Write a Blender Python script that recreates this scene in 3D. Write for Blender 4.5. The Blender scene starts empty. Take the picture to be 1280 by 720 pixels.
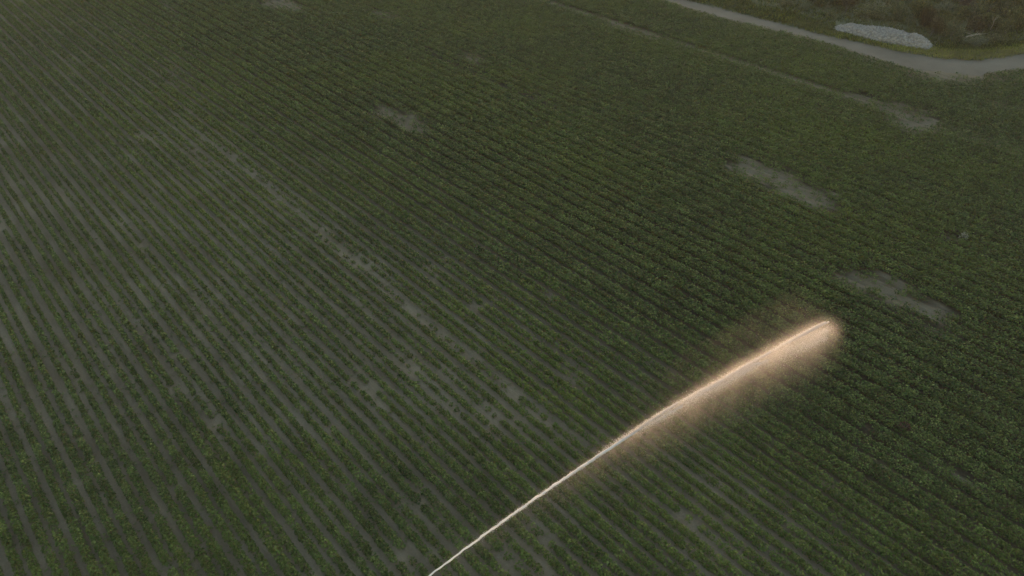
import bpy, math, random
import numpy as np
from mathutils import Vector

C = bpy.context.scene.collection
S = bpy.context.scene
rs = np.random.RandomState(7)
random.seed(7)
R = math.radians

# ------------------------------------------------------------------ camera
H = 33.0
PITCH = R(37.1)
F = 914.0                      # focal length in pixels of a 1280 wide frame
cam_d = bpy.data.cameras.new('camera')
cam = bpy.data.objects.new('camera', cam_d); C.objects.link(cam)
cam_d.sensor_width = 36.0; cam_d.lens = 36.0 * F / 1280.0
cam_d.clip_start = 0.1; cam_d.clip_end = 3000
cam.location = (0, 0, H); cam.rotation_euler = (math.pi / 2 - PITCH, 0, 0)
S.camera = cam

# ------------------------------------------------------------------ light
SUN_EL, SUN_AZ = R(3.0), R(6.0)      # azimuth measured clockwise from +Y
w = bpy.data.worlds.new('World'); S.world = w; w.use_nodes = True
nt = w.node_tree
bg = nt.nodes['Background']
sky = nt.nodes.new('ShaderNodeTexSky'); sky.sky_type = 'NISHITA'; sky.sun_disc = False
sky.sun_elevation = SUN_EL; sky.sun_rotation = SUN_AZ; sky.dust_density = 0.6; sky.air_density = 1.0; sky.ozone_density = 1.0
nt.links.new(sky.outputs[0], bg.inputs[0]); bg.inputs[1].default_value = 0.15
sd = bpy.data.lights.new('sun', 'SUN'); sd.energy = 2.6; sd.angle = R(0.6); sd.color = (1.0, 0.60, 0.35)
sun = bpy.data.objects.new('sun', sd); C.objects.link(sun)
sv = Vector((math.sin(SUN_AZ) * math.cos(SUN_EL), math.cos(SUN_AZ) * math.cos(SUN_EL), math.sin(SUN_EL)))
sun.rotation_euler = sv.to_track_quat('Z', 'Y').to_euler(); sun.location = (60, 60, 60)
S.view_settings.view_transform = 'Standard'; S.view_settings.look = 'None'
S.view_settings.gamma = 1.0; S.view_settings.exposure = 2.40
S.render.engine = 'CYCLES'
S.cycles.use_denoising = True
S.cycles.max_bounces = 6; S.cycles.diffuse_bounces = 2; S.cycles.glossy_bounces = 2
S.cycles.transmission_bounces = 4; S.cycles.transparent_max_bounces = 8; S.cycles.volume_bounces = 0
S.cycles.volume_max_steps = 64; S.cycles.volume_step_rate = 1.0

# ------------------------------------------------------------------ geometry of the view
sp, cp = math.sin(PITCH), math.cos(PITCH)
def G(x, y, h=0.0):
    """ground point (at height h) seen at photograph pixel x, y"""
    X = (x - 640) / F; v = (y - 360) / F
    d = (H - h) / (sp + v * cp)
    return np.array([X * d, d * (cp - v * sp), h])
def P(x, y, z=0.0):
    """photograph pixel of world point(s)"""
    dz = np.asarray(z) - H
    depth = y * cp - dz * sp
    return 640 + F * x / depth, 360 + F * (-dz * cp - y * sp) / depth

ROW = R(41.4)
E = np.array([-math.sin(ROW), math.cos(ROW)])     # along the rows
N = np.array([math.cos(ROW), math.sin(ROW)])      # across the rows
def VPX(r, y=400): return -370 + r * (y + 332)
def U(x, y):
    g = G(x, y); return g[0] * N[0] + g[1] * N[1]
U1 = U(VPX(0.732), 400); U2 = U(VPX(1.241), 400)
BED = (U2 - U1) / 11.0
print('U1', U1, 'U2', U2, 'bed', BED)

# ------------------------------------------------------------------ value noise
def _h(ix, iy, seed):
    n = (ix.astype(np.int64) * 374761393 + iy.astype(np.int64) * 668265263 + seed * 974634777) & 0x7fffffff
    n = ((n ^ (n >> 13)) * 1274126177) & 0x7fffffff
    n = (n ^ (n >> 16)) & 0xffff
    return n / 65535.0
def vnoise(x, y, seed=0):
    x = np.asarray(x, float); y = np.asarray(y, float)
    ix, iy = np.floor(x), np.floor(y); fx, fy = x - ix, y - iy
    fx = fx * fx * (3 - 2 * fx); fy = fy * fy * (3 - 2 * fy)
    a, b = _h(ix, iy, seed), _h(ix + 1, iy, seed); c, d = _h(ix, iy + 1, seed), _h(ix + 1, iy + 1, seed)
    return (a * (1 - fx) + b * fx) * (1 - fy) + (c * (1 - fx) + d * fx) * fy
def fbm(x, y, seed=0, o=3):
    s = 0; a = 0.5; t = 0
    for i in range(o):
        s = s + a * vnoise(x * 2 ** i, y * 2 ** i, seed + i); t += a; a *= 0.5
    return s / t
def smooth(a, b, x):
    t = np.clip((x - a) / (b - a), 0, 1); return t * t * (3 - 2 * t)

# ------------------------------------------------------------------ materials
def mat(name):
    m = bpy.data.materials.new(name); m.use_nodes = True
    return m, m.node_tree, m.node_tree.nodes['Principled BSDF']
def noise_node(nt, scale, detail=4, rough=0.6, coord=None, vec=None):
    n = nt.nodes.new('ShaderNodeTexNoise'); n.inputs['Scale'].default_value = scale
    n.inputs['Detail'].default_value = detail; n.inputs['Roughness'].default_value = rough
    if vec is None:
        g = nt.nodes.new('ShaderNodeNewGeometry'); vec = g.outputs['Position']
    nt.links.new(vec, n.inputs['Vector'])
    return n.outputs['Fac']
def ramp(nt, fac, stops):
    r = nt.nodes.new('ShaderNodeValToRGB'); cr = r.color_ramp
    while len(cr.elements) > 1: cr.elements.remove(cr.elements[-1])
    for i, (p, c) in enumerate(stops):
        e = cr.elements[0] if i == 0 else cr.elements.new(p)
        e.position = p; e.color = (*c, 1)
    nt.links.new(fac, r.inputs[0]); return r.outputs[0]
def mixc(nt, fac, a, b, mode='MIX'):
    m = nt.nodes.new('ShaderNodeMix'); m.data_type = 'RGBA'; m.blend_type = mode
    for v, i in ((fac, 0), (a, 6), (b, 7)):
        if isinstance(v, (int, float)): m.inputs[i].default_value = v
        elif isinstance(v, tuple): m.inputs[i].default_value = (*v, 1)
        else: nt.links.new(v, m.inputs[i])
    return m.outputs[2]
def math_node(nt, op, a, b=0.0, clamp=False):
    m = nt.nodes.new('ShaderNodeMath'); m.operation = op; m.use_clamp = clamp
    for v, i in ((a, 0), (b, 1)):
        if isinstance(v, (int, float)): m.inputs[i].default_value = v
        else: nt.links.new(v, m.inputs[i])
    return m.outputs[0]

def leaf_mat(name, ramp1, patch=None, patch_scale=0.05, transl=0.35, rough=0.55):
    """leaf colour: one tone per leaf, drifting from place to place"""
    m, nt, b = mat(name)
    at = nt.nodes.new('ShaderNodeAttribute'); at.attribute_name = 'tone'
    col = ramp(nt, at.outputs['Fac'], ramp1)
    if patch:
        f = noise_node(nt, patch_scale, 3, 0.55)
        f = ramp(nt, f, [(0.42, (0, 0, 0)), (0.66, (1, 1, 1))])
        col = mixc(nt, f, col, mixc(nt, 0.6, col, patch))
        f2 = noise_node(nt, 0.6, 2, 0.5)
        f2 = ramp(nt, f2, [(0.3, (0.78, 0.78, 0.78)), (0.7, (1.2, 1.2, 1.2))])
        col = mixc(nt, 1.0, col, f2, 'MULTIPLY')
    nt.links.new(col, b.inputs['Base Color']); b.inputs['Roughness'].default_value = rough
    b.inputs['Specular IOR Level'].default_value = 0.09
    tr = nt.nodes.new('ShaderNodeBsdfTranslucent'); nt.links.new(col, tr.inputs['Color'])
    mx = nt.nodes.new('ShaderNodeMixShader'); mx.inputs[0].default_value = transl
    out = nt.nodes['Material Output']
    nt.links.new(b.outputs[0], mx.inputs[1]); nt.links.new(tr.outputs[0], mx.inputs[2]); nt.links.new(mx.outputs[0], out.inputs['Surface'])
    return m

M = {}
M['crop'] = leaf_mat('crop_leaf', [(0.0, (0.033, 0.050, 0.013)), (0.4, (0.071, 0.097, 0.027)), (0.75, (0.130, 0.162, 0.047)), (1.0, (0.22, 0.245, 0.080))],
                     patch=(0.115, 0.145, 0.024), patch_scale=0.045, transl=0.15)
M['olive'] = leaf_mat('olive_leaf', [(0, (0.022, 0.028, 0.008)), (0.6, (0.100, 0.105, 0.034)), (1, (0.29, 0.27, 0.11))], transl=0.25)
M['greygreen'] = leaf_mat('grey_green_leaf', [(0, (0.040, 0.050, 0.022)), (0.6, (0.110, 0.125, 0.060)), (1, (0.26, 0.26, 0.15))], transl=0.25)
M['rust'] = leaf_mat('rust_leaf', [(0, (0.030, 0.024, 0.010)), (0.6, (0.062, 0.050, 0.020)), (1, (0.13, 0.11, 0.048))], transl=0.25)
M['mauve'] = leaf_mat('reddish_leaf', [(0, (0.055, 0.040, 0.026)), (0.6, (0.085, 0.064, 0.044)), (1, (0.13, 0.105, 0.075))], transl=0.25)
M['grass'] = leaf_mat('grass_blade', [(0, (0.030, 0.038, 0.010)), (0.35, (0.06, 0.068, 0.016)), (0.62, (0.17, 0.19, 0.034)), (0.85, (0.27, 0.26, 0.06)), (1, (0.22, 0.19, 0.09))],
                      patch=(0.105, 0.105, 0.045), patch_scale=0.12, transl=0.3)
M['pale_weed'] = leaf_mat('pale_weed_leaf', [(0, (0.16, 0.17, 0.12)), (1, (0.34, 0.34, 0.26))], transl=0.3)
M['red_weed'] = leaf_mat('withered_leaf', [(0, (0.035, 0.018, 0.014)), (1, (0.09, 0.045, 0.035))], transl=0.2)

def simple(name, c, rough=0.8, metal=0.0, var=0.25, scale=6.0):
    m, nt, b = mat(name)
    f = noise_node(nt, scale, 5, 0.6)
    lo = tuple(x * (1 - var) for x in c); hi = tuple(min(1, x * (1 + var)) for x in c)
    nt.links.new(ramp(nt, f, [(0.3, lo), (0.7, hi)]), b.inputs['Base Color'])
    b.inputs['Roughness'].default_value = rough; b.inputs['Metallic'].default_value = metal
    return m
M['bark'] = simple('twig_bark', (0.085, 0.078, 0.060))
M['dead_wood'] = simple('bleached_wood', (0.24, 0.215, 0.165))
M['metal'] = simple('galvanised_steel', (0.45, 0.46, 0.46), 0.45, 0.8, 0.12)
M['rubber'] = simple('black_rubber', (0.02, 0.02, 0.02), 0.8)
M['paint'] = simple('worn_paint', (0.30, 0.05, 0.03), 0.5)

# soil: grey brown silt, streaked along the rows
def soil_mat():
    m, nt, b = mat('field_soil')
    g = nt.nodes.new('ShaderNodeNewGeometry')
    mp = nt.nodes.new('ShaderNodeMapping'); mp.vector_type = 'TEXTURE'
    mp.inputs['Rotation'].default_value = (0, 0, ROW + math.pi / 2); mp.inputs['Scale'].default_value = (6.0, 1.0, 1.0)
    nt.links.new(g.outputs['Position'], mp.inputs['Vector'])
    streak = noise_node(nt, 1.5, 5, 0.6, vec=mp.outputs[0])
    big = noise_node(nt, 0.12, 4, 0.55)
    fine = noise_node(nt, 9.0, 6, 0.7)
    c1 = ramp(nt, big, [(0.3, (0.150, 0.118, 0.074)), (0.7, (0.220, 0.177, 0.118))])
    c2 = ramp(nt, streak, [(0.3, (0.72, 0.72, 0.72)), (0.7, (1.15, 1.15, 1.15))])
    c = mixc(nt, 1.0, c1, c2, 'MULTIPLY')
    c3 = ramp(nt, fine, [(0.3, (0.8, 0.8, 0.8)), (0.7, (1.15, 1.15, 1.15))])
    c = mixc(nt, 1.0, c, c3, 'MULTIPLY')
    at = nt.nodes.new('ShaderNodeAttribute'); at.attribute_name = 'unshaded'      # furrow shade of the dense beds, painted into the soil colour
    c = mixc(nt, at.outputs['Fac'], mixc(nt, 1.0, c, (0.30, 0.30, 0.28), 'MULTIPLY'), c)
    nt.links.new(c, b.inputs['Base Color']); b.inputs['Roughness'].default_value = 0.95; b.inputs['Specular IOR Level'].default_value = 0.1
    bp = nt.nodes.new('ShaderNodeBump'); bp.inputs['Strength'].default_value = 0.6; bp.inputs['Distance'].default_value = 0.04
    nt.links.new(fine, bp.inputs['Height']); nt.links.new(bp.outputs[0], b.inputs['Normal'])
    return m
def road_mat():
    m, nt, b = mat('gravel_road')
    big = noise_node(nt, 0.25, 4, 0.6); fine = noise_node(nt, 7.0, 6, 0.7)
    c = ramp(nt, big, [(0.3, (0.092, 0.076, 0.052)), (0.7, (0.135, 0.112, 0.080))])
    c = mixc(nt, 1.0, c, ramp(nt, fine, [(0.3, (0.8, 0.8, 0.8)), (0.7, (1.2, 1.2, 1.2))]), 'MULTIPLY')
    nt.links.new(c, b.inputs['Base Color']); b.inputs['Roughness'].default_value = 0.95
    bp = nt.nodes.new('ShaderNodeBump'); bp.inputs['Strength'].default_value = 0.5; bp.inputs['Distance'].default_value = 0.03
    nt.links.new(fine, bp.inputs['Height']); nt.links.new(bp.outputs[0], b.inputs['Normal'])
    return m
def rough_ground_mat():
    m, nt, b = mat('rough_ground')
    big = noise_node(nt, 0.2, 5, 0.6); fine = noise_node(nt, 3.0, 6, 0.7)
    c = ramp(nt, big, [(0.3, (0.048, 0.056, 0.018)), (0.5, (0.080, 0.084, 0.032)), (0.72, (0.135, 0.120, 0.056))])
    c = mixc(nt, 1.0, c, ramp(nt, fine, [(0.3, (0.7, 0.7, 0.7)), (0.7, (1.25, 1.25, 1.25))]), 'MULTIPLY')
    nt.links.new(c, b.inputs['Base Color']); b.inputs['Roughness'].default_value = 0.95
    return m
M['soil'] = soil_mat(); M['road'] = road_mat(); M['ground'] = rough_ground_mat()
M['stone'] = simple('pale_stone', (0.235, 0.210, 0.182), 0.85, 0, 0.45, 3.5)
M['stone_bed'] = simple('stone_dust', (0.20, 0.19, 0.18), 0.95, 0, 0.35, 5.0)

# ------------------------------------------------------------------ mesh helpers
def np_mesh(name, V, Q, m, parent=None, tone=None, smooth_sh=False, loc=None):
    """V (n,3), Q (k,3|4) -> one mesh object"""
    me = bpy.data.meshes.new(name)
    k, s = Q.shape
    me.vertices.add(len(V)); me.vertices.foreach_set('co', np.ascontiguousarray(V, dtype=np.float32).ravel())
    me.loops.add(k * s); me.loops.foreach_set('vertex_index', np.ascontiguousarray(Q, dtype=np.int32).ravel())
    me.polygons.add(k); me.polygons.foreach_set('loop_start', np.arange(0, k * s, s, dtype=np.int32))
    if smooth_sh: me.polygons.foreach_set('use_smooth', np.ones(k, dtype=bool))
    me.update(calc_edges=True)
    if tone is not None:
        a = me.attributes.new('tone', 'FLOAT', 'POINT'); a.data.foreach_set('value', np.ascontiguousarray(tone, dtype=np.float32))
    me.materials.append(m)
    o = bpy.data.objects.new(name, me); C.objects.link(o)
    if parent: o.parent = parent
    if loc is not None: o.location = loc
    return o
def tag(o, label=None, cat=None, group=None, kind=None):
    if label: o['label'] = label
    if cat: o['category'] = cat
    if group: o['group'] = group
    if kind: o['kind'] = kind
    return o
def empty(name, loc, rz=0.0):
    o = bpy.data.objects.new(name, None); C.objects.link(o); o.location = loc; o.rotation_euler = (0, 0, rz); return o
def leaves(pos, yaw, pitch, roll, length, width, sag=0.25):
    """four cornered creased leaves -> verts (n*4,3), quads"""
    n = len(pos)
    cy, sy, cpi, spi = np.cos(yaw), np.sin(yaw), np.cos(pitch), np.sin(pitch)
    d = np.stack([cy * cpi, sy * cpi, spi], 1)
    side = np.stack([-sy, cy, np.zeros(n)], 1); up = np.cross(d, side)
    side = side * np.cos(roll)[:, None] + up * np.sin(roll)[:, None]
    L = length[:, None]; W = width[:, None]
    a = pos; c = pos + d * L; c[:, 2] -= sag * length
    mid = pos + d * L * 0.5
    V = np.stack([a, mid + side * W * 0.5, c, mid - side * W * 0.5], 1).reshape(-1, 3)
    return V, np.arange(n * 4).reshape(n, 4)
def tubes(paths, sides=6):
    """paths: list of (points (k,3), radii (k,)) -> V, Q"""
    Vs, Qs = [], []; off = 0
    for pts, rad in paths:
        pts = np.asarray(pts, float); k = len(pts)
        t = np.gradient(pts, axis=0); t /= np.linalg.norm(t, axis=1)[:, None] + 1e-9
        ref = np.where(np.abs(t[:, 2:3]) > 0.9, np.array([[1.0, 0, 0]]), np.array([[0, 0, 1.0]]))
        s = np.cross(t, ref); s /= np.linalg.norm(s, axis=1)[:, None] + 1e-9; u = np.cross(s, t)
        a = np.linspace(0, 2 * math.pi, sides, endpoint=False)
        ring = pts[:, None, :] + np.asarray(rad)[:, None, None] * (np.cos(a)[None, :, None] * s[:, None, :] + np.sin(a)[None, :, None] * u[:, None, :])
        Vs.append(ring.reshape(-1, 3))
        i = np.arange(k - 1)[:, None] * sides; j = np.arange(sides)[None, :]; j2 = (j + 1) % sides
        Qs.append(np.stack([i + j, i + j2, i + sides + j2, i + sides + j], 2).reshape(-1, 4) + off)
        off += k * sides
    return np.concatenate(Vs), np.concatenate(Qs)

def sheet(name, poly, z, m, kind='structure'):
    me = bpy.data.meshes.new(name); me.from_pydata([(p[0], p[1], z) for p in poly], [], [list(range(len(poly)))]); me.update()
    me.materials.append(m); o = bpy.data.objects.new(name, me); C.objects.link(o); o['kind'] = kind
    return o

# ------------------------------------------------------------------ ground, field, road
BIG = 420
road_up = [(-260, -275), (60, -200), (460, -100), (660, -50), (859, 0), (915, 14), (974, 28.7), (1036, 45), (1085, 55), (1129, 64.7), (1179, 73), (1222, 74.7), (1251, 71.9), (1280, 67), (1360, 50), (1500, 20)]
road_lo = [(-260, -262), (60, -190), (420, -96), (625, -50), (830, 0), (868, 12), (906, 23), (978, 39.5), (1050, 59), (1107, 77), (1143, 87), (1185, 91), (1225, 94), (1250, 89), (1280, 87), (1370, 78), (1520, 62)]
def dens(line, n=12):
    out = []
    for a, b in zip(line[:-1], line[1:]):
        for i in range(n): out.append((a[0] + (b[0] - a[0]) * i / n, a[1] + (b[1] - a[1]) * i / n))
    out.append(line[-1]); return out
gu = [G(*p)[:2] for p in dens(road_up)]; gl = [G(*p)[:2] for p in dens(road_lo)]
def wob(pts, seed, amp):
    out = []
    for p in pts:
        q = np.array(p); q[1] += amp * (float(fbm(p[0] * 0.6, p[1] * 0.6, seed)) - 0.5) * 2; out.append(q)
    return out
gu = wob(gu, 3, 0.45); gl = wob(gl, 5, 0.6)
sheet('ground', [(-BIG, -BIG), (BIG, -BIG), (BIG, BIG), (-BIG, BIG)], -0.30, M['ground'])
sheet('verge', [tuple(p) for p in gu] + [(gu[-1][0], BIG - 1), (gu[0][0], BIG - 1)], -0.006, M['ground'])
sheet('road', [tuple(p) for p in gl] + [tuple(p) for p in gu[::-1]], 0.0, M['road'])

# unseen ridge, added beyond the road to block the low sun: the field lies in its shade, the jet rises out of it
RD = 270.0
rc = np.array([12.0, 27.0]) + RD * np.array([math.sin(SUN_AZ), math.cos(SUN_AZ)])
rx = np.array([math.cos(SUN_AZ), -math.sin(SUN_AZ)]); ry = np.array([math.sin(SUN_AZ), math.cos(SUN_AZ)])
aa, bb = np.meshgrid(np.linspace(-330, 330, 133), np.linspace(-60, 60, 31), indexing='ij')
top_h = 4.6 + RD * math.tan(SUN_EL)
zz_ = (top_h + 0.9 * (fbm(aa * .05, bb * .05, 4) - .5)) * np.exp(-(bb / 24) ** 2) * smooth(330, 250, np.abs(aa)) - 0.25
pp_ = rc[None, None] + aa[..., None] * rx + bb[..., None] * ry
i_ = np.arange(132)[:, None] * 31 + np.arange(30)[None]
inside = (np.abs(pp_[..., 0]) < BIG) & (np.abs(pp_[..., 1]) < BIG)
q_ = np.stack([i_, i_ + 31, i_ + 32, i_ + 1], 2).reshape(-1, 4); fl = inside.ravel(); q_ = q_[fl[q_].all(1)]
np_mesh('added_shade_ridge', np.concatenate([pp_, zz_[..., None]], 2).reshape(-1, 3), q_, M['ground'], smooth_sh=True)['kind'] = 'structure'

road_lo_x = np.array([p[0] for p in road_lo]); road_lo_y = np.array([p[1] for p in road_lo])
road_up_x = np.array([p[0] for p in road_up]); road_up_y = np.array([p[1] for p in road_up])

# ------------------------------------------------------------------ crop
def bare(px, py, gx, gy):
    """0 where the crop stands, 1 where it failed: the bare patches of the field"""
    uu, vv_ = gx * N[0] + gy * N[1], gx * E[0] + gy * E[1]
    f = 1.35 * (fbm(uu * 1.5, vv_ * 0.42, 41, 4) - 0.5)
    f2 = fbm(gx * 0.33, gy * 0.33, 77) - 0.5
    b = np.zeros_like(px)
    def ell(cx, cy, rx, ry, ang, s, fr=1.3):
        ca, sa = math.cos(R(ang)), math.sin(R(ang))
        dx, dy = px - cx, py - cy
        q = np.sqrt(((dx * ca + dy * sa) / rx) ** 2 + ((-dx * sa + dy * ca) / ry) ** 2) + f * fr + f2 * 0.5
        return 0.80 * s * smooth(1.25, 0.45, q)
    for e in [(490, 143, 20, 8, 10, 0.9), (514, 152, 28, 13, 18, 1.0), (942, 213, 34, 13, 18, 1.0), (1002, 240, 50, 13, 18, 1.0), (975, 226, 46, 17, 18, 0.95), (1015, 244, 36, 14, 18, 0.9),
              (1085, 352, 42, 13, 8, 1.0), (1128, 378, 40, 9, 22, 0.9), (1165, 388, 26, 13, 15, 1.0), (1170, 410, 18, 13, 5, 0.95), (1150, 388, 34, 8, 20, 0.9), (1105, 360, 34, 9, 12, 0.9), (1070, 362, 22, 6, 20, 0.9),
              (1080, 124, 28, 6, 14, 0.9), (1120, 133, 34, 9, 15, 0.9), (1142, 150, 46, 14, 15, 0.95), (1160, 162, 24, 7, 10, 0.7),
              (350, 4, 34, 8, 10, 0.95), (480, 18, 20, 7, 5, 0.7), (592, 73, 26, 9, 10, 0.6), (800, 40, 34, 5, 18, 0.7), (775, 34, 20, 4, 18, 0.8),
              (640, 498, 26, 12, 30, 0.75), (520, 640, 22, 9, 40, 0.5), (515, 705, 34, 14, 10, 0.55), (565, 690, 26, 10, 10, 0.5),
              (690, 372, 30, 9, 10, 0.55), (600, 385, 12, 6, 0, 0.6), (210, 8, 18, 7, 45, 0.5), (440, 325, 46, 6, 38, 0.6),
              (1186, 298, 12, 6, 10, 0.8), (20, 165, 12, 16, 50, 0.4), (225, 600, 16, 9, 45, 0.5),
              (1195, 590, 34, 5, 38, 0.6), (1120, 590, 24, 5, 35, 0.7), (1080, 536, 14, 5, 20, 0.8), (1240, 520, 40, 5, 20, 0.6), (1040, 610, 14, 5, 30, 0.6),
              (880, 665, 36, 5, 42, 0.6), (170, 300, 30, 8, 50, 0.4), (265, 395, 30, 8, 50, 0.35), (90, 455, 20, 9, 60, 0.45), (275, 525, 26, 8, 50, 0.45),
              (1270, 133, 60, 4, 8, 0.45), (1190, 98, 60, 5, 4, 0.9), (1235, 100, 30, 4, 4, 0.8)]:
        b = np.maximum(b, ell(*e))
    return b

def field():
    """soil drawn up into beds with a furrow between each pair"""
    nb = 6; ks = np.arange(-150 * nb, 190 * nb + 1)
    uu = U1 + BED * ks / nb; vv = np.linspace(-330, 330, 441)
    A, B = np.meshgrid(uu, vv, indexing='ij')
    X = A * N[0] + B * E[0]; Y = A * N[1] + B * E[1]
    amp = 0.02 + 0.11 * smooth(U1 + 12 * BED, U1 + 24 * BED, A)
    z = -amp * np.cos(2 * np.pi * A / BED - 2 * np.pi * U1 / BED) - amp
    z = z + 0.05 * (fbm(A * 1.3, B * 0.7, 88) - .5)
    front = np.interp(X, [p[0] for p in gl], [p[1] for p in gl])
    z = np.where(Y > front - 1.2, np.maximum(z, -0.02) , z)
    z = np.where(Y > front + 1.0, -0.24, z)
    i = np.arange(len(uu) - 1)[:, None] * len(vv) + np.arange(len(vv) - 1)[None]
    Q = np.stack([i, i + len(vv), i + len(vv) + 1, i + 1], 2).reshape(-1, 4)
    ins = ((np.abs(X) < BIG - 3) & (np.abs(Y) < BIG - 3)).ravel(); Q = Q[ins[Q].all(1)]
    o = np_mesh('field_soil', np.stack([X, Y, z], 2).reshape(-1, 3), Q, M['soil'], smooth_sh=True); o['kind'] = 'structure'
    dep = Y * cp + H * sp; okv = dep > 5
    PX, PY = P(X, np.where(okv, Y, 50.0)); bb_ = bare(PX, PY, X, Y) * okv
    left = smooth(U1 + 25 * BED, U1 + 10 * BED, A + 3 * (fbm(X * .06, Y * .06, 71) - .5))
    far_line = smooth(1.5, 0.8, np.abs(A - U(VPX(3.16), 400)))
    unshaded = np.maximum.reduce([smooth(0.1, 0.5, bb_), left, far_line, smooth(6.0, 1.5, front - Y)])  # where the soil goes without the painted furrow shade
    at_ = o.data.attributes.new('unshaded', 'FLOAT', 'POINT'); at_.data.foreach_set('value', np.ascontiguousarray(unshaded, dtype=np.float32).ravel())
field()

bed_lo, bed_hi = -60, 110
V_all, T_all = [], []
n_leaf = 0
plants = []
for k in range(bed_lo, bed_hi):
    for side in (-1, 1):
        v = np.arange(-120, 230, 0.20)
        v = v + rs.uniform(-0.07, 0.07, len(v))
        u = np.full_like(v, U1 + BED * (k + 0.5) + side * float(np.interp(k, [10, 20], [0.335, 0.33]))) + rs.uniform(-0.04, 0.04, len(v)) + 0.05 * np.sin(v * 0.11 + k)
        gx = u * N[0] + v * E[0]; gy = u * N[1] + v * E[1]
        ok = (gy * cp + H * sp) > 5
        gx, gy, u, v = gx[ok], gy[ok], u[ok], v[ok]
        px, py = P(gx, gy)
        ok = (px > -110) & (px < 1400) & (py > -90) & (py < 860)
        lim = np.interp(px, road_lo_x, road_lo_y)
        ok &= py > lim + 1.5 + 2.5 * (fbm(gx * 0.5, gy * 0.5, 9) - 0.3)
        if ok.any(): plants.append(np.stack([gx[ok], gy[ok], u[ok], v[ok], px[ok], py[ok], np.full(ok.sum(), U1 + BED * (k + 0.5))], 1))
pl = np.concatenate(plants)
gx, gy, u, v, px, py, sd_ = pl.T
r = (px + 370) / (py + 332)
# vigour: thinner in the lower left, closed canopy towards the right
vig = 0.40 + 0.60 * smooth(0.9, 1.9, r + 0.25 * (fbm(gx * 0.05, gy * 0.05, 21) - 0.5))
vig = np.maximum(vig, 0.30 + 0.5 * smooth(300, 60, py))
vig = np.maximum(vig, 0.72 * smooth(440, 600, py))
b = bare(px, py, gx, gy)
weak = fbm(u * 0.5 + 30, v * 0.13, 55)                       # thin stretches within a bed
b = np.maximum(b, smooth(0.68, 0.82, weak) * (0.48 - 0.7 * smooth(1.2, 1.9, r)))
# tramlines
for rr, half, st, y0, y1 in ((0.732, 0.24, 0.9, 60, 800), (1.241, 0.32, 0.85, 170, 560), (2.28, 0.35, 0.5, 70, 130), (3.16, 0.6, 0.66, -40, 125), (2.72, 0.3, 0.2, 0, 300)):
    ut = U(VPX(rr), 400)
    m_ = smooth(half + 0.15, half - 0.05, np.abs(u - ut)) * st * smooth(y0 - 20, y0, py) * smooth(y1 + 20, y1, py)
    m_ = m_ * (smooth(0.25, 0.45, fbm(v * 0.12, u * 0.3, 91) + 0.08) if rr > 2 else 1.0)
    b = np.maximum(b, m_)
dk = np.abs(u - U(VPX(0.704), 400))        # the deep wheel rut of the lower left, between two rank rows
b = np.where((dk < 0.09) & (py > 380), 1.0, b)
keep = rs.rand(len(gx)) > b * 1.05
keep &= rs.rand(len(gx)) > 0.03
size = (1 + 0.3 * smooth(0.8, 0.4, dk) * smooth(360, 420, py)) * (0.74 + 0.34 * vig) * rs.uniform(0.82, 1.15, len(gx)) * (1 - 0.38 * b) * (0.92 + 0.35 * (fbm(gx * 0.25, gy * 0.25, 14) - 0.5))
gx, gy, px, py, size, vig, sd_ = gx[keep], gy[keep], px[keep], py[keep], size[keep], vig[keep], sd_[keep]
depth = gy * cp + H * sp
print('plants', len(gx))
Vs, Ts = [], []
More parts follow.
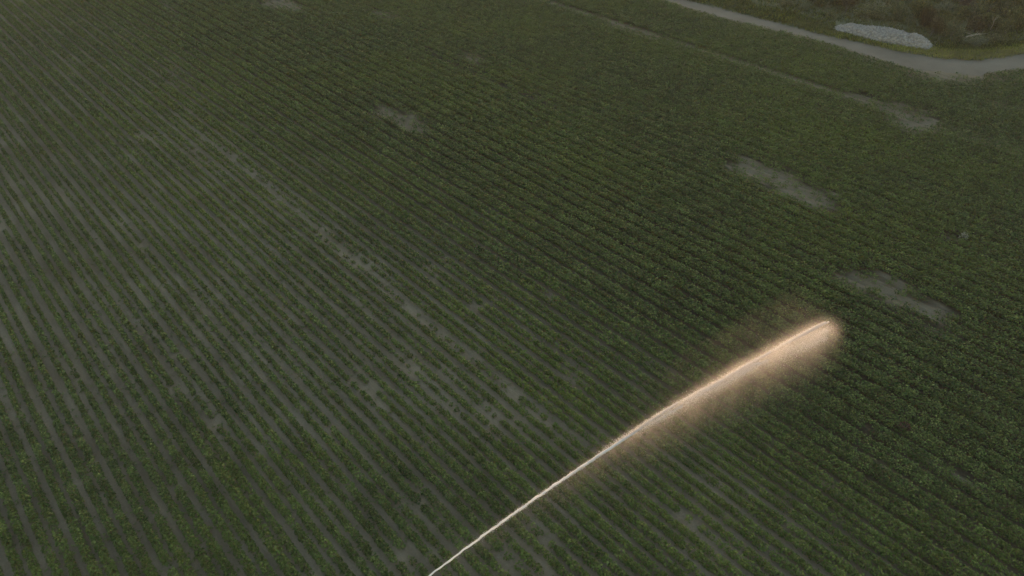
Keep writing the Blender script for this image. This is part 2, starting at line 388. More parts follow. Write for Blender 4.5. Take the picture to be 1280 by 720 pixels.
for lo_, hi_, L, ll in ((0, 46, 40, 0.128), (46, 70, 28, 0.152), (70, 500, 22, 0.175)):
    s_ = (depth >= lo_) & (depth < hi_); n = s_.sum()
    if n == 0: continue
    X, Y, Z = np.repeat(gx[s_], L), np.repeat(gy[s_], L), np.zeros(n * L)
    sz = np.repeat(size[s_], L); vg = np.repeat(vig[s_], L)
    rad = (0.07 + 0.19 * vg) * sz; hgt = (0.26 + 0.42 * vg) * sz
    q = np.sqrt(rs.rand(n * L)); a = rs.uniform(0, 2 * math.pi, n * L)
    x = X + np.cos(a) * q * rad; y = Y + np.sin(a) * q * rad
    ub = np.repeat(sd_[s_], L); du = x * N[0] + y * N[1] - ub
    lim_ = 0.50 - 0.11 * (ll > .15)
    du2 = np.where(np.abs(du) > lim_, np.sign(du) * (lim_ - 0.5 * np.minimum(np.abs(du) - lim_, .3)), du)
    x = x + (du2 - du) * N[0]; y = y + (du2 - du) * N[1]
    dome = 1 - 0.7 * np.clip(np.abs(du2) / 0.56, 0, 1) ** 2.5
    hgt = hgt * (1 + (dome - 1) * vg)
    z = hgt * (1 - 0.65 * q ** 2) * rs.uniform(0.25, 1.05, n * L)
    yaw = a + rs.normal(0, 0.7, n * L); pit = rs.uniform(-0.45, 0.55, n * L); rol = rs.normal(0, 0.5, n * L)
    ln = ll * rs.uniform(0.65, 1.3, n * L) * (0.6 + 0.4 * sz)
    Vx, _ = leaves(np.stack([x, y, z], 1), yaw, pit, rol, ln, ln * rs.uniform(0.55, 0.85, n * L))
    # the canopy of a bed keeps clear of the furrow
    ub4 = np.repeat(ub, 4); d4 = Vx[:, 0] * N[0] + Vx[:, 1] * N[1] - ub4; v4_ = Vx[:, 0] * E[0] + Vx[:, 1] * E[1]
    l4 = 0.575 - 0.065 * (ll > .15) + 0.12 * (vnoise(v4_ * 2.2, ub4 * 7.3, 5) - 0.5) + 0.05 * (vnoise(v4_ * .3, ub4, 6))
    over = np.sign(d4) * np.maximum(np.abs(d4) - l4, 0) * 0.88
    Vx[:, 0] -= over * N[0]; Vx[:, 1] -= over * N[1]
    Vx[:, 2] = np.maximum(Vx[:, 2], 0.012)
    Vs.append(Vx)
    tone = np.clip(np.repeat(rs.uniform(0.15, 0.65, n), L) + rs.normal(0, 0.17, n * L), 0, 1)
    Ts.append(np.repeat(tone, 4))
# weeds and seedlings, sparse in the gaps and the bare patches
nw = 150000
wu = rs.uniform(-40, 110, nw); wv = rs.uniform(-60, 190, nw)
wx, wy = wu * N[0] + wv * E[0], wu * N[1] + wv * E[1]
ok = (wy * cp + H * sp) > 5; wx, wy = wx[ok], wy[ok]
wpx, wpy = P(wx, wy)
ok = (wpx > -110) & (wpx < 1400) & (wpy > -90) & (wpy < 860) & (wpy > np.interp(wpx, road_lo_x, road_lo_y) + 3) & (fbm(wx * 0.2, wy * 0.2, 66) + rs.normal(0, .08, len(wx)) > 0.44)
wx, wy = wx[ok], wy[ok]; n = len(wx); L = 5
X = np.repeat(wx, L); Y = np.repeat(wy, L); a = rs.uniform(0, 2 * math.pi, n * L)
Vx, _ = leaves(np.stack([X, Y, np.full(n * L, 0.03)], 1), a, rs.uniform(0.0, 0.7, n * L), rs.normal(0, .4, n * L), rs.uniform(0.06, 0.16, n * L), rs.uniform(0.03, 0.09, n * L))
Vx[:, 2] = np.maximum(Vx[:, 2], 0.012)
Vs.append(Vx); Ts.append(np.repeat(rs.uniform(0.3, 0.9, n * L), 4))
V = np.concatenate(Vs); T = np.concatenate(Ts)
print('crop leaves', len(V) // 4)
crop = np_mesh('crop', V, np.arange(len(V)).reshape(-1, 4), M['crop'], tone=T)
tag(crop, 'low dark green leafy crop growing in long straight beds across the whole field', 'crop', kind='stuff')
del V, T, Vs, Ts

# ------------------------------------------------------------------ two odd plants in the crop
def weed(name, p, n, rad, hgt, m, label, cat, ln):
    root = empty(name, (p[0], p[1], 0))
    q = np.sqrt(rs.rand(n)); a = rs.uniform(0, 2 * math.pi, n)
    pos = np.stack([np.cos(a) * q * rad, np.sin(a) * q * rad, hgt * (1 - .5 * q ** 2) * rs.uniform(.25, 1, n)], 1)
    l = ln * rs.uniform(.6, 1.3, n)
    V, Q = leaves(pos, a + rs.normal(0, .5, n), rs.uniform(-.2, 1.0, n), rs.normal(0, .4, n), l, l * .45)
    np_mesh('foliage', V, Q, m, root, np.repeat(rs.rand(n), 4))
    paths = []
    for i in range(5):
        an = rs.uniform(0, 6.28); t = np.linspace(0, 1, 5)[:, None]
        paths.append((np.concatenate([t * math.cos(an) * rad * .6, t * math.sin(an) * rad * .6, t * hgt * .9], 1), 0.014 * (1 - .6 * t[:, 0])))
    V, Q = tubes(paths, 5); np_mesh('stem', V, Q, M['bark'], root)
    return tag(root, label, cat)
weed('pale_weed', G(1203, 300), 130, 0.24, 0.75, M['pale_weed'], 'small pale grey-green weed standing out of the dark crop beside a tiny bare spot', 'weed', .16)
weed('withered_plant', G(1128, 538), 150, 0.30, 0.62, M['red_weed'], 'dark reddish brown withered plant among the green plants lower right of the bare patches', 'plant', .14)

# ------------------------------------------------------------------ pile of stones
def stone_pile():
    a, c = G(1041, 37), G(1160, 63)
    ax = (c - a)[:2]; Lp = np.linalg.norm(ax); ax /= Lp; ay = np.array([-ax[1], ax[0]])
    if ay[1] < 0: ay = -ay
    Wd = 3.4
    def bulge(s): return -0.95 * np.sin(np.pi * np.clip(s, 0, 1)) ** .8
    def hh(s, t):    # s along 0..1, t across 0..1
        prof = np.minimum(1, smooth(-0.01, 0.16, s) * 1.0) * smooth(1.01, 0.84, s) ** .7
        k = (0.55 + 0.55 * s) * prof * np.clip(1 - np.abs(2 * t - 1) ** 2.2, 0, 1) ** 0.75
        return k * (1.15 + 1.0 * (fbm(s * 8 + 3, t * 2.5, 12) - 0.5) + 0.5 * (fbm(s * 30, t * 9, 13) - .5))
    ns, nt_ = 90, 26
    s, t = np.meshgrid(np.linspace(0, 1, ns), np.linspace(0, 1, nt_), indexing='ij')
    wid = Wd * (0.45 + 0.55 * np.sin(np.pi * np.clip(s * .92 + .06, 0, 1)) ** .6)
    z = hh(s, t) - 0.02
    pos = a[:2][None, None] + ax * (s * Lp)[..., None] + ay * (t * (wid - bulge(s)) + bulge(s))[..., None]
    V = np.concatenate([pos, z[..., None]], 2).reshape(-1, 3)
    i = np.arange(ns - 1)[:, None] * nt_ + np.arange(nt_ - 1)[None]; Q = np.stack([i, i + nt_, i + nt_ + 1, i + 1], 2).reshape(-1, 4)
    o0 = G(1100, 52)
    root = empty('stone_pile', (o0[0], o0[1], 0))
    off = np.array([o0[0], o0[1], 0])
    np_mesh('mound', V - off, Q, M['stone_bed'], root, smooth_sh=True)
    n = 6200
    ss, tt = rs.rand(n), rs.rand(n)
    wd = Wd * (0.45 + 0.55 * np.sin(np.pi * np.clip(ss * .92 + .06, 0, 1)) ** .6)
    ct = a[:2][None] + ax * (ss * Lp)[:, None] + ay * (tt * (wd - bulge(ss)) + bulge(ss))[:, None]
    zz = hh(ss, tt)
    rad = np.abs(rs.normal(0.09, 0.07, n)) + 0.04
    base = np.array([[1, 0, 0], [-1, 0, 0], [0, 1, 0], [0, -1, 0], [0, 0, 1], [0, 0, -1], [.6, .6, .6], [-.6, .6, -.5]])[:6]
    fc = np.array([[0, 2, 4], [2, 1, 4], [1, 3, 4], [3, 0, 4], [2, 0, 5], [1, 2, 5], [3, 1, 5], [0, 3, 5]])
    vv = base[None] * rad[:, None, None] * rs.uniform(.6, 1.35, (n, 6, 1)) + rs.normal(0, .02, (n, 6, 3))
    th = rs.uniform(0, 6.28, n); c_, s_ = np.cos(th)[:, None], np.sin(th)[:, None]
    vx = vv[..., 0] * c_ - vv[..., 2] * s_; vz = vv[..., 0] * s_ + vv[..., 2] * c_
    vv = np.stack([vx, vv[..., 1], vz], 2)
    vv = vv + np.concatenate([ct, zz[:, None]], 1)[:, None]
    F_ = (fc[None] + (np.arange(n) * 6)[:, None, None]).reshape(-1, 3)
    st = np_mesh('stones', vv.reshape(-1, 3) - off, F_, M['stone'], root); st['kind'] = 'stuff'
    tag(root, 'long low heap of pale grey stones on the grass beside the dirt road', 'stone pile')
stone_pile()
def in_pile(px, py):
    return (px > 1044) & (px < 1160) & (py > 26 + (px - 1036) * .17) & (py < 37 + (px - 1040) * .222 + 3.2 * np.sin(np.pi * np.clip((px - 1040) / 122, 0, 1)))

# ------------------------------------------------------------------ grass beyond the road
def grass():
    n = 200000
    px = rs.uniform(640, 1420, n); py = rs.uniform(-90, 80, n)
    lim = np.interp(px, road_up_x, road_up_y)
    d = lim - py
    ok = (d > -1.5) & ((d > 0.6) | (rs.rand(n) < 0.35)) & ~in_pile(px, py) & (rs.rand(n) < np.where(d < 16, 1.0, 0.35))
    px, py, d = px[ok], py[ok], d[ok]
    v_ = (py - 360) / F; dd = H / (sp + v_ * cp); x = (px - 640) / F * dd; y = dd * (cp - v_ * sp)
    n = len(x)
    L = 3
    X = np.repeat(x, L) + rs.normal(0, .1, n * L); Y = np.repeat(y, L) + rs.normal(0, .1, n * L)
    hl = np.repeat(0.22 + 0.25 * fbm(x * .4, y * .4, 8), L) * rs.uniform(.6, 1.4, n * L)
    V, Q = leaves(np.stack([X, Y, np.zeros(n * L)], 1), rs.uniform(0, 6.28, n * L), rs.uniform(.7, 1.5, n * L), rs.normal(0, .5, n * L), hl, hl * .22, 0.1)
    V[:, 2] = np.maximum(V[:, 2], 0.0)
    tone = np.clip(0.30 + 0.40 * smooth(13, 6, d) * smooth(1080, 1170, px) + 0.22 * smooth(12, 5, d) * smooth(940, 1060, px), 0, 1)
    T = np.clip(np.repeat(np.repeat(tone, L) + rs.normal(0, .2, n * L), 4), 0, 1)
    o = np_mesh('grass', V, Q, M['grass'], tone=T)
    tag(o, 'rough yellowish green grass on the verge along the far side of the dirt road', 'grass', kind='stuff')
grass()

# ------------------------------------------------------------------ shrubs on the rough ground
def make_shrub_mesh(seed, n, kind):
    r_ = np.random.RandomState(seed)
    if kind == 'bush':
        nb = 9
        cx = r_.normal(0, .42, (nb, 3)) * np.array([1, 1, .45]) + np.array([0, 0, .62]); br = r_.uniform(.22, .42, nb)
        k = r_.randint(0, nb, n); dr = r_.normal(0, 1, (n, 3)); dr /= np.linalg.norm(dr, axis=1)[:, None]
        pos = cx[k] + dr * (br[k] * r_.uniform(.55, 1.08, n))[:, None]
        pos[:, 2] = np.abs(pos[:, 2])
        yaw = np.arctan2(dr[:, 1], dr[:, 0]) + r_.normal(0, .8, n); pit = r_.uniform(-.7, .8, n)
        l = r_.uniform(.06, .13, n); wd = l * .6
    else:            # upright reedy clump
        a = r_.uniform(0, 6.28, n); q = np.sqrt(r_.rand(n)); t = r_.rand(n) ** .8
        pos = np.stack([np.cos(a) * q * (.35 + .35 * t), np.sin(a) * q * (.35 + .35 * t), t * 1.05 * (1 - .3 * q)], 1)
        yaw = a + r_.normal(0, .6, n); pit = r_.uniform(.5, 1.45, n); l = r_.uniform(.10, .24, n); wd = l * .22
    V, Q = leaves(pos, yaw, pit, r_.normal(0, .6, n), l, wd, .15)
    tone = np.clip(r_.normal(.45, .25, n), 0, 1)
    paths = []
    for i in range(9):
        an = r_.uniform(0, 6.28); tt = np.linspace(0, 1, 6)[:, None]; sp_ = r_.uniform(.25, .7)
        p_ = np.concatenate([tt ** 1.3 * math.cos(an) * sp_, tt ** 1.3 * math.sin(an) * sp_, tt * r_.uniform(.75, 1.1)], 1)
        paths.append((p_ + r_.normal(0, .012, p_.shape), .022 * (1 - .75 * tt[:, 0])))
    V2, Q2 = tubes(paths, 5)
    return (V, Q, np.repeat(tone, 4)), (V2, Q2)
protos = {}
def shrub(kind, variant, m, loc, sx, sz, label, cat='shrub', group=None):
    key = (kind, variant, m)
    root = empty('shrub', loc, rs.uniform(0, 6.28)); root.scale = (sx, sx, sz)
    if key not in protos:
        (V, Q, T), (V2, Q2) = make_shrub_mesh(100 + variant * 7 + (50 if kind == 'reed' else 0), 1500, kind)
        f = np_mesh('foliage', V, Q, M[m], root, T); s = np_mesh('stem', V2, Q2, M['bark'], root)
        protos[key] = (f, s)
    else:
        for o in protos[key]:
            c = o.copy(); C.objects.link(c); c.parent = root
    tag(root, label, cat, group)
    return root
special = [ # px, py of the foot, kind, material, width, height, label
    (1057, 16, 'bush', 'rust', 1.5, 2.2, 'rusty brown shrub behind the left end of the stone pile'),
    (1163, 46, 'bush', 'rust', 1.3, 2.8, 'rusty brown shrub right behind the right end of the stone pile'),
    (1155, 34, 'reed', 'rust', 1.5, 2.8, 'taller brown shrub just behind the rusty shrub at the stone pile'),
    (1203, 14, 'bush', 'mauve', 1.9, 2.2, 'faded reddish shrub near the top edge above the pale dead branch'),
    (1218, 58, 'bush', 'greygreen', 2.2, 1.1, 'low grey green bramble under the pale dead branch'),
    (1255, 22, 'reed', 'greygreen', 2.0, 3.8, 'tall grey green willow like shrub left of the picture corner'),
    (1273, 26, 'reed', 'olive', 1.8, 3.4, 'dark olive upright shrub in the top right corner'),
    (1092, 22, 'bush', 'olive', 2.2, 1.6, 'dark olive bush touching the middle of the stone pile from behind'),
    (1244, 52, 'bush', 'olive', 1.6, 1.0, 'small olive bush right of the pale dead branch'),
    (1120, 26, 'reed', 'greygreen', 1.6, 2.6, 'grey green feathery shrub behind the highest part of the stone pile'),
]
for i, (x, y, kd, m, sx, sz, lb) in enumerate(special):
    g = G(x, y); shrub(kd, i % 3, m, (g[0], g[1], 0), sx, sz, lb)
def label_for(m, kd, hz, x):
    col = {'olive': 'dark olive', 'greygreen': 'grey green', 'rust': 'brownish'}[m]
    form = 'upright wispy' if kd == 'reed' else 'rounded'
    h_ = 'low' if hz < 1.25 else ('tall' if hz > 2.2 else 'waist-high')
    where = ('beside the road near the top edge' if x < 930 else 'left of the stone pile' if x < 1036
             else 'behind the stone pile' if x < 1166 else 'just right of the stone pile' if x < 1225 else 'near the top right corner')
    return f'{h_} {col} {form} shrub {where}'
taken = [G(s[0], s[1])[:2] for s in special]
cnt = 0; tries = 0
while cnt < 72 and tries < 9000:
    tries += 1
    x, y = rs.uniform(830, 1320), rs.uniform(-38, 56)
    lim = np.interp(x, road_up_x, road_up_y)
    d = lim - y
    if d < 13 or in_pile(np.array(x), np.array(y)) or (1030 < x < 1172 and 24 < y): continue
    if x > 1165 and d < 24: continue
    if d < 24 and rs.rand() < .6: continue
    g = G(x, y)[:2]
    if min(np.linalg.norm(g - t) for t in taken) < 2.3: continue
    taken.append(g)
    low = d < 34 and x < 1040
    c = rs.rand()
    m, lb = ('olive', 'dark olive bush in the scrub beyond the road') if c < .66 else (('greygreen', 'grey green shrub in the scrub beyond the road') if c < .94 else ('rust', 'brownish shrub in the scrub beyond the road, away from the stone pile'))
    c_name = m; kd = 'reed' if rs.rand() < .4 else 'bush'
    hz = rs.uniform(.5, 1.1) if low else rs.uniform(1.3, 3.0)
    wz = rs.uniform(1.3, 2.4) * (.8 if low else 1)
    shrub(kd, rs.randint(3), m, (g[0], g[1], 0), wz, hz, label_for(c_name, kd, hz, x), 'shrub', {'olive': 'dark olive bushes in the scrub', 'greygreen': 'grey green shrubs in the scrub', 'rust': 'brownish shrubs in the scrub'}[m])
    cnt += 1
print('shrubs', cnt)

# dead wood
def branch(name, a, b, r0, label, forks):
    a, b = np.array(a), np.array(b)
    root = empty(name, tuple(a)); d = b - a
    t = np.linspace(0, 1, 9)[:, None]
    main = d * t + rs.normal(0, .03, (9, 3)); V, Q = tubes([(main, r0 * (1 - .75 * t[:, 0]))], 7)
    np_mesh('trunk', V, Q, M['dead_wood'], root, smooth_sh=True)
    for f, dv in forks:
        s = d * f; tt = np.linspace(0, 1, 6)[:, None]
        V, Q = tubes([(s + np.array(dv) * tt + rs.normal(0, .02, (6, 3)), r0 * .5 * (1 - .8 * tt[:, 0]))], 6)
        np_mesh('twig', V, Q, M['dead_wood'], root, smooth_sh=True)
    return tag(root, label, 'dead branch')
branch('dead_branch', G(1208, 46, 1.0), G(1226, 42, 1.35), .075, 'pale bare dead branch lying on the low brambles', [(.4, (1.2, .3, .25)), (.6, (1.0, 1.2, .1)), (.5, (-.9, .8, .15)), (.8, (1.2, -.3, .2))])
branch('dead_branch', G(1238, 37, 0.2), G(1246, 20, 3.0), .07, 'pale leaning dead stem left of the tall grey green shrub', [(.5, (-.4, .2, .9)), (.7, (.5, .1, .7))])

# ------------------------------------------------------------------ water jet
pa = G(537, 720, 3.0); pb = G(1042, 410, 6.7)
jd = (pb - pa)[:2]; SL = np.linalg.norm(jd); jd /= SL
S0 = 3.7
NZ = pa[:2] - jd * S0
jy = np.array([-jd[1], jd[0]])
k1, k2 = 0.43, 0.0085
def zc(s): return 1.55 + k1 * s - k2 * s * s
SE = SL + S0
print('jet length', SE, 'z at p0', zc(S0), 'z end', zc(SE))
for s in (S0, 8, 12, 16, 19, 22, 26, SE):
    w_ = NZ + jd * s; print('  s', round(s, 1), [round(float(q)) for q in P(w_[0], w_[1], zc(s))])
jet = empty('water_jet', (NZ[0], NZ[1], 0), math.atan2(jd[1], jd[0]))
tag(jet, 'long bright jet of irrigation water arcing over the crop, breaking into orange lit mist', 'water jet')
def s_at(px_):   # distance along the jet seen at pixel column px_
    ss = np.linspace(0, 45, 900); w_ = NZ[None] + jd[None] * ss[:, None]; q, _ = P(w_[:, 0], w_[:, 1], zc(ss)); return float(np.interp(px_, q, ss))

# droplet and stream material
def water_mat(name, c, tr=0.5):
    m, nt, b = mat(name)
    b.inputs['Base Color'].default_value = (*c, 1); b.inputs['Roughness'].default_value = 0.3
    t = nt.nodes.new('ShaderNodeBsdfTranslucent'); t.inputs['Color'].default_value = (*c, 1)
    mx = nt.nodes.new('ShaderNodeMixShader'); mx.inputs[0].default_value = tr
    nt.links.new(b.outputs[0], mx.inputs[1]); nt.links.new(t.outputs[0], mx.inputs[2]); nt.links.new(mx.outputs[0], nt.nodes['Material Output'].inputs['Surface'])
    return m
M['water'] = water_mat('white_water', (0.85, 0.85, 0.85), 0.6)

s1 = s_at(803)
ss = np.linspace(0.25, s1, 120)
V, Q = tubes([(np.stack([ss, 0.012 * np.sin(ss * 5) + .01 * np.sin(ss * 13), zc(ss) + 0.012 * np.sin(ss * 7)], 1),
               (0.028 + 0.042 * (ss / s1)) * np.clip((s1 - ss) / 1.2, 0.05, 1) * (1 + .15 * np.sin(ss * 9) * np.sin(ss * 2.3)))], 8)
np_mesh('stream', V, Q, M['water'], jet, smooth_sh=True)

# strands: (px start, px end, lateral offset start, end, vertical offset, n, spread)
strands = [(560, 800, 0, 0, 0.0, 9000, .05), (745, 850, .10, .12, .42, 5200, .07), (790, 852, .0, -.1, .20, 3200, .09), (800, 882, .05, .1, .38, 3600, .08),
           (840, 905, 0, .0, .34, 4200, .10), (820, 935, -.1, -.1, .05, 4200, .16), (870, 960, 0, -.1, .0, 4200, .13), (880, 966, .1, .15, .32, 6500, .07),
           (700, 803, 0, 0, 0.02, 5000, .035), (760, 832, .05, .1, .25, 3000, .04), (930, 1037, .1, .35, .50, 5000, .05), (960, 1038, .2, .35, .50, 7500, .08), (860, 935, .0, .1, .22, 4000, .05), (905, 950, .1, -.05, .12, 2600, .06), (985, 1041, .2, .30, .46, 5000, .05), (950, 1036, -.1, .0, .05, 3800, .25), (950, 1030, -.2, -.3, -.35, 3600, .22), (770, 1042, 0, 0, 0.1, 2500, .26)]
Pp = []
for x0, x1, y0, y1, dz, n, spread in strands:
    a, c = s_at(x0), s_at(x1); dz = dz * .55 - .12 * (x0 > 740); n = int(n * .62); spread = spread * 0.95; t = rs.beta(1.9, 1.15, n)
    s = a + (c - a) * t
    g = spread * (0.3 + 0.9 * (1 - t) ** .6)
    yy = y0 + (y1 - y0) * t + rs.normal(0, 1, n) * g
    zz = zc(s) + .85 * dz * smooth(0, 1, t) + rs.normal(0, 1, n) * g - np.abs(rs.normal(0, 1, n)) * g * .6
    Pp.append(np.stack([s, yy, zz], 1))
Pp = np.concatenate(Pp); n = len(Pp)
base = np.array([[2.4, 0, 0], [-2.4, 0, 0], [0, 1, 0], [0, -1, 0], [0, 0, 1], [0, 0, -1]])
fc = np.array([[0, 2, 4], [2, 1, 4], [1, 3, 4], [3, 0, 4], [2, 0, 5], [1, 2, 5], [3, 1, 5], [0, 3, 5]])
rad = rs.uniform(.004, .010, n)
vv = Pp[:, None] + base[None] * rad[:, None, None]
o = np_mesh('droplets', vv.reshape(-1, 3), (fc[None] + (np.arange(n) * 6)[:, None, None]).reshape(-1, 3), M['water'], jet); o['kind'] = 'stuff'

# mist: fine drops torn off the jet, falling below it and drifting to its far side
def tets(name, Pm, rad, m):
    n = len(Pm)
    tb = np.array([[1, 1, 1], [1, -1, -1], [-1, 1, -1], [-1, -1, 1]]) / 1.3
    fc = np.array([[0, 1, 2], [0, 3, 1], [0, 2, 3], [1, 3, 2]])
    st = np.ones((n, 1, 3)); st[:, 0, 0] = 1.7
    v4 = Pm[:, None] + tb[None] * rs.choice([-1.0, 1.0], (n, 1, 1)) * rad[:, None, None] * st
    o = np_mesh(name, v4.reshape(-1, 3), (fc[None] + (np.arange(n) * 4)[:, None, None]).reshape(-1, 3), m, jet); o['kind'] = 'stuff'
    return o
def along(n, a, b_):
    return a + (b_ - a) * rs.rand(n)
# falling curtain
n = 7000
s = np.concatenate([along(int(n * .06), 3.0, SE - .2), SE - (SE - 6) * rs.beta(1.15, 1.7, n - int(n * .06))])
fall = rs.exponential(1.0, n) * (0.12 + 0.050 * s)
clump = fbm(s * 0.9 + fall * .3, fall * 0.5, 31)
keep = (rs.rand(n) < smooth(.0, .7, clump)) 
s, fall = s[keep], fall[keep]; n = len(s)
y = rs.normal(0, 1, n) * (0.06 + .008 * s + .13 * fall) - .10 * fall
z = zc(s) + 0.02 - fall + rs.normal(0, 1, n) * (.03 + .004 * s)
x = s + rs.normal(0, .1, n) - 0.10 * fall
ok = z > 0.35
mist_p = [np.stack([x, y, z], 1)[ok]]
# body of the plume round the strands
n = 9000
s = S0 + 11 + (SE - S0 - 11.0) * rs.beta(1.5, 1.0, n)
g = 0.03 + 0.011 * np.maximum(s - 14, 0)
y = rs.normal(0, 1, n) * g; z = zc(s) - 0.1 + rs.normal(0, 1, n) * g
s = s + rs.normal(0, .25, n)
mist_p.append(np.stack([s, y, z], 1))
# thin drift on the far side
n = 1500
s = S0 + 9 + (SE - S0 - 8.0) * rs.beta(2.0, 1.3, n)
dd = rs.exponential(1.0, n) * (0.25 + .05 * s)
keep = rs.rand(n) < smooth(.2, .7, fbm(s * .45, dd * .7, 63))
s, dd = s[keep], dd[keep]; n = len(s)
y = dd + rs.normal(0, .12, n); z = zc(s) + rs.normal(0, 1, n) * (.15 + .3 * dd) + .12 * dd
s = s - .35 * dd + rs.normal(0, .3, n)
ok = z > .5
mist_p.append(np.stack([s, y, z], 1)[ok])
mist_p = np.concatenate(mist_p)
tets('spray', mist_p, rs.uniform(.002, .0052, len(mist_p)), M['water'])

# the finest mist: a soft volume following the arc
def mist_mat():
    m = bpy.data.materials.new('water_mist'); m.use_nodes = True; nt = m.node_tree
    for n_ in list(nt.nodes):
        if n_.type != 'OUTPUT_MATERIAL': nt.nodes.remove(n_)
    out = nt.nodes[0]
    pv = nt.nodes.new('ShaderNodeVolumePrincipled'); pv.inputs['Color'].default_value = (0.97, 0.97, 0.97, 1); pv.inputs['Anisotropy'].default_value = 0.4
    gp = nt.nodes.new('ShaderNodeNewGeometry'); tc = nt.nodes.new('ShaderNodeMapping'); tc.vector_type = 'TEXTURE'
    tc.inputs['Location'].default_value = (NZ[0], NZ[1], 0); tc.inputs['Rotation'].default_value = (0, 0, math.atan2(jd[1], jd[0]))
    nt.links.new(gp.outputs['Position'], tc.inputs['Vector'])
    sx = nt.nodes.new('ShaderNodeSeparateXYZ'); nt.links.new(tc.outputs[0], sx.inputs[0])
    mp = nt.nodes.new('ShaderNodeMapping'); mp.inputs['Scale'].default_value = (0.35, 1.0, 0.6); nt.links.new(tc.outputs[0], mp.inputs['Vector'])
    nz = noise_node(nt, 1.3, 3, 0.6, vec=mp.outputs[0])
    x, y, z = sx.outputs
    m2 = lambda op, a, b=0.0: math_node(nt, op, a, b)
    zcn = m2('ADD', m2('MULTIPLY', x, k1), m2('ADD', m2('MULTIPLY', m2('MULTIPLY', x, x), -k2), 1.55))
    dz = m2('SUBTRACT', z, zcn)
    def sstep(val, lo, hi):
        flip = lo > hi
        mr = nt.nodes.new('ShaderNodeMapRange'); mr.interpolation_type = 'SMOOTHSTEP'
        nt.links.new(val, mr.inputs[0]); mr.inputs[1].default_value = min(lo, hi); mr.inputs[2].default_value = max(lo, hi)
        mr.inputs[3].default_value = 1 if flip else 0; mr.inputs[4].default_value = 0 if flip else 1
        return mr.outputs[0]
    def gauss(v, wd): q = m2('DIVIDE', v, wd); return m2('EXPONENT', m2('MULTIPLY', m2('MULTIPLY', q, q), -1.0))
    wy = m2('ADD', m2('MULTIPLY', x, 0.020), 0.12)
    wy = m2('SUBTRACT', wy, m2('MULTIPLY', dz, 0.12))
    below = m2('MULTIPLY', sstep(dz, 0.35, -0.15), m2('EXPONENT', m2('MULTIPLY', dz, 1.0)))
    cur = m2('MULTIPLY', m2('MULTIPLY', gauss(m2('SUBTRACT', y, m2('MULTIPLY', dz, 0.1)), wy), below), D_CURT)
    mp2 = nt.nodes.new('ShaderNodeMapping'); mp2.inputs['Scale'].default_value = (0.9, 0.5, 0.22); mp2.inputs['Rotation'].default_value = (0, 0.5, 0); nt.links.new(tc.outputs[0], mp2.inputs['Vector'])
    nz2 = noise_node(nt, 2.2, 3, 0.6, vec=mp2.outputs[0])
    cur = m2('MULTIPLY', cur, m2('MULTIPLY', sstep(nz2, 0.12, 0.85), 1.7))
    cur = m2('MULTIPLY', cur, m2('ADD', m2('MULTIPLY', sstep(x, 9.0, 21.0), 0.75), 0.25))
    dr = m2('MULTIPLY', m2('MULTIPLY', gauss(m2('SUBTRACT', y, 1.2), 1.5), gauss(m2('ADD', dz, -0.4), 1.3)), m2('MULTIPLY', sstep(nz, 0.25, 0.8), D_DRIFT))
    dr = m2('MULTIPLY', dr, sstep(x, 12.0, 26.0))
    wc = m2('ADD', m2('MULTIPLY', m2('MAXIMUM', m2('SUBTRACT', x, 8.0), 0.0), 0.021), 0.09)
    core = m2('MULTIPLY', gauss(m2('ADD', y, 0.05), wc), gauss(m2('SUBTRACT', dz, -0.05), m2('MULTIPLY', wc, 1.1)))
    core = m2('MULTIPLY', core, m2('MULTIPLY', m2('ADD', m2('MULTIPLY', sstep(x, 11.0, 17.0), 0.85), 0.15), m2('MULTIPLY', m2('ADD', m2('MULTIPLY', nz, 1.4), 0.2), D_CORE)))
    tot = m2('ADD', m2('ADD', cur, core), dr)
    tot = m2('MULTIPLY', tot, sstep(m2('ADD', x, m2('MULTIPLY', nz, 1.0)), SE + 0.9, SE - 0.9))
    nt.links.new(tot, pv.inputs['Density']); nt.links.new(pv.outputs[0], out.inputs['Volume'])
    return m
D_CORE, D_CURT, D_DRIFT = 0.42, 0.15, 0.013
M['mist'] = mist_mat(); M['mist'].cycles.volume_step_rate = 0.2
xs = np.linspace(1.0, SE + 1.8, 22); ring = []
for x in xs:
    up_, dn, l_, r_ = 0.4 + .05 * x, min(zc(x) - .15, .8 + .25 * x), 0.4 + .10 * x, 0.3 + .05 * x
    z0 = zc(x)
    ring.append([(x, -r_, z0 + up_ * .3), (x, -r_ * .4, z0 + up_), (x, l_ * .5, z0 + up_), (x, l_, z0 + up_ * .5), (x, l_, z0 - dn * .5), (x, l_ * .5, z0 - dn), (x, -r_ * .5, z0 - dn), (x, -r_, z0 - dn * .6)])
k = 8; Vd = np.array(ring).reshape(-1, 3); faces = []
for i in range(len(xs) - 1):
    for j in range(k): faces.append((i * k + j, i * k + (j + 1) % k, (i + 1) * k + (j + 1) % k, (i + 1) * k + j))
faces.append(tuple(range(k - 1, -1, -1))); faces.append(tuple((len(xs) - 1) * k + j for j in range(k)))
me = bpy.data.meshes.new('mist'); me.from_pydata([tuple(v_) for v_ in Vd], [], faces); me.update(); me.materials.append(M['mist'])
import bmesh
bm = bmesh.new(); bm.from_mesh(me); bmesh.ops.recalc_face_normals(bm, faces=bm.faces); bm.to_mesh(me); bm.free()
mo = bpy.data.objects.new('mist', me); C.objects.link(mo); mo.parent = jet

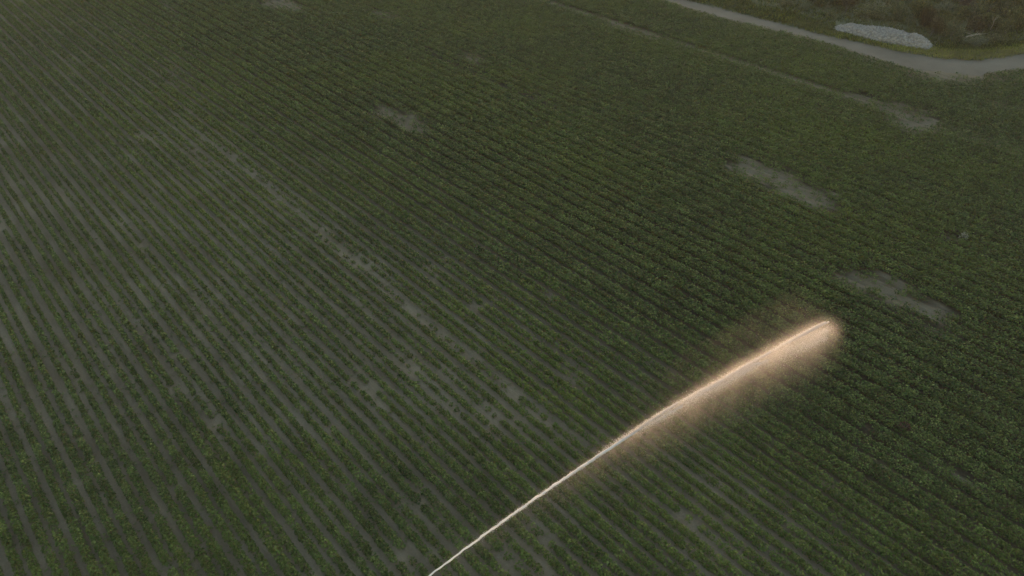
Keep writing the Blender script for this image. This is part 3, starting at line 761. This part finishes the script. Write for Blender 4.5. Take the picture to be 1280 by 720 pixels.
# the sprinkler gun the jet leaves, standing between two rows
gun = empty('sprinkler_gun', (NZ[0], NZ[1], 0), math.atan2(jd[1], jd[0]))
tag(gun, 'wheeled irrigation sprinkler gun at the near end of the water jet', 'sprinkler')
def tube_part(name, paths, m, parent, sides=10):
    V, Q = tubes(paths, sides); return np_mesh(name, V, Q, m, parent, smooth_sh=True)
tube_part('barrel', [(np.array([[-.85, 0, 1.12], [-.4, 0, 1.30], [.15, 0, 1.53], [.22, 0, 1.56]]), np.array([.07, .055, .035, .028]))], M['metal'], gun)
tube_part('riser_pipe', [(np.array([[-.85, 0, .35], [-.85, 0, .8], [-.85, 0, 1.14]]), np.array([.06, .06, .07]))], M['metal'], gun)
tube_part('frame', [(np.array(p), np.full(len(p), .03)) for p in ([[-1.6, -.55, .3], [-.85, 0, .4], [-.2, -.55, .3]], [[-1.6, .55, .3], [-.85, 0, .4], [-.2, .55, .3]], [[-1.6, -.75, .3], [-1.6, .75, .3]], [[-.2, -.75, .3], [-.2, .75, .3]], [[-1.6, -.5, .3], [-.85, 0, .95]], [[-1.6, .5, .3], [-.85, 0, .95]])], M['paint'], gun)
an = np.linspace(0, 2 * math.pi, 25)
for wx, wy in ((-1.6, -.78), (-1.6, .78), (-.2, -.78), (-.2, .78)):
    wh = tube_part('wheel', [(np.stack([wx + .26 * np.cos(an), np.full(25, wy), .3 + .26 * np.sin(an)], 1), np.full(25, .045))], M['rubber'], gun)
    tube_part('spokes', [(np.array([[wx - .24 * math.cos(t), wy, .3 - .24 * math.sin(t)], [wx, wy, .3], [wx + .24 * math.cos(t), wy, .3 + .24 * math.sin(t)]]), np.full(3, .015)) for t in (0, .8, 1.6, 2.4)], M['paint'], wh, 6)
tt_ = np.linspace(0, 1, 30)
tube_part('hose', [(np.stack([-.85 - 9 * tt_, .35 * np.sin(tt_ * 5) * tt_, .35 - .3 * np.minimum(tt_ * 6, 1)], 1), np.full(30, .055))], M['rubber'], gun)

# ------------------------------------------------------------------ haze
hm = bpy.data.materials.new('haze'); hm.use_nodes = True; nt = hm.node_tree
for n_ in list(nt.nodes):
    if n_.type != 'OUTPUT_MATERIAL': nt.nodes.remove(n_)
out = nt.nodes[0]
pv = nt.nodes.new('ShaderNodeVolumePrincipled'); pv.inputs['Color'].default_value = (0.95, 0.95, 0.95, 1)
pv.inputs['Density'].default_value = 0.00015; pv.inputs['Anisotropy'].default_value = 0.0
nt.links.new(pv.outputs[0], out.inputs['Volume'])
HB = BIG + 2
hv = [(x, y, z) for z in (-1.0, H + 3) for x, y in ((-HB, -HB), (HB, -HB), (HB, HB), (-HB, HB))]
me = bpy.data.meshes.new('haze'); me.from_pydata(hv, [], [(3, 2, 1, 0), (4, 5, 6, 7), (0, 1, 5, 4), (1, 2, 6, 5), (2, 3, 7, 6), (3, 0, 4, 7)]); me.update(); me.materials.append(hm)
ho = bpy.data.objects.new('haze', me); C.objects.link(ho); ho['kind'] = 'stuff'
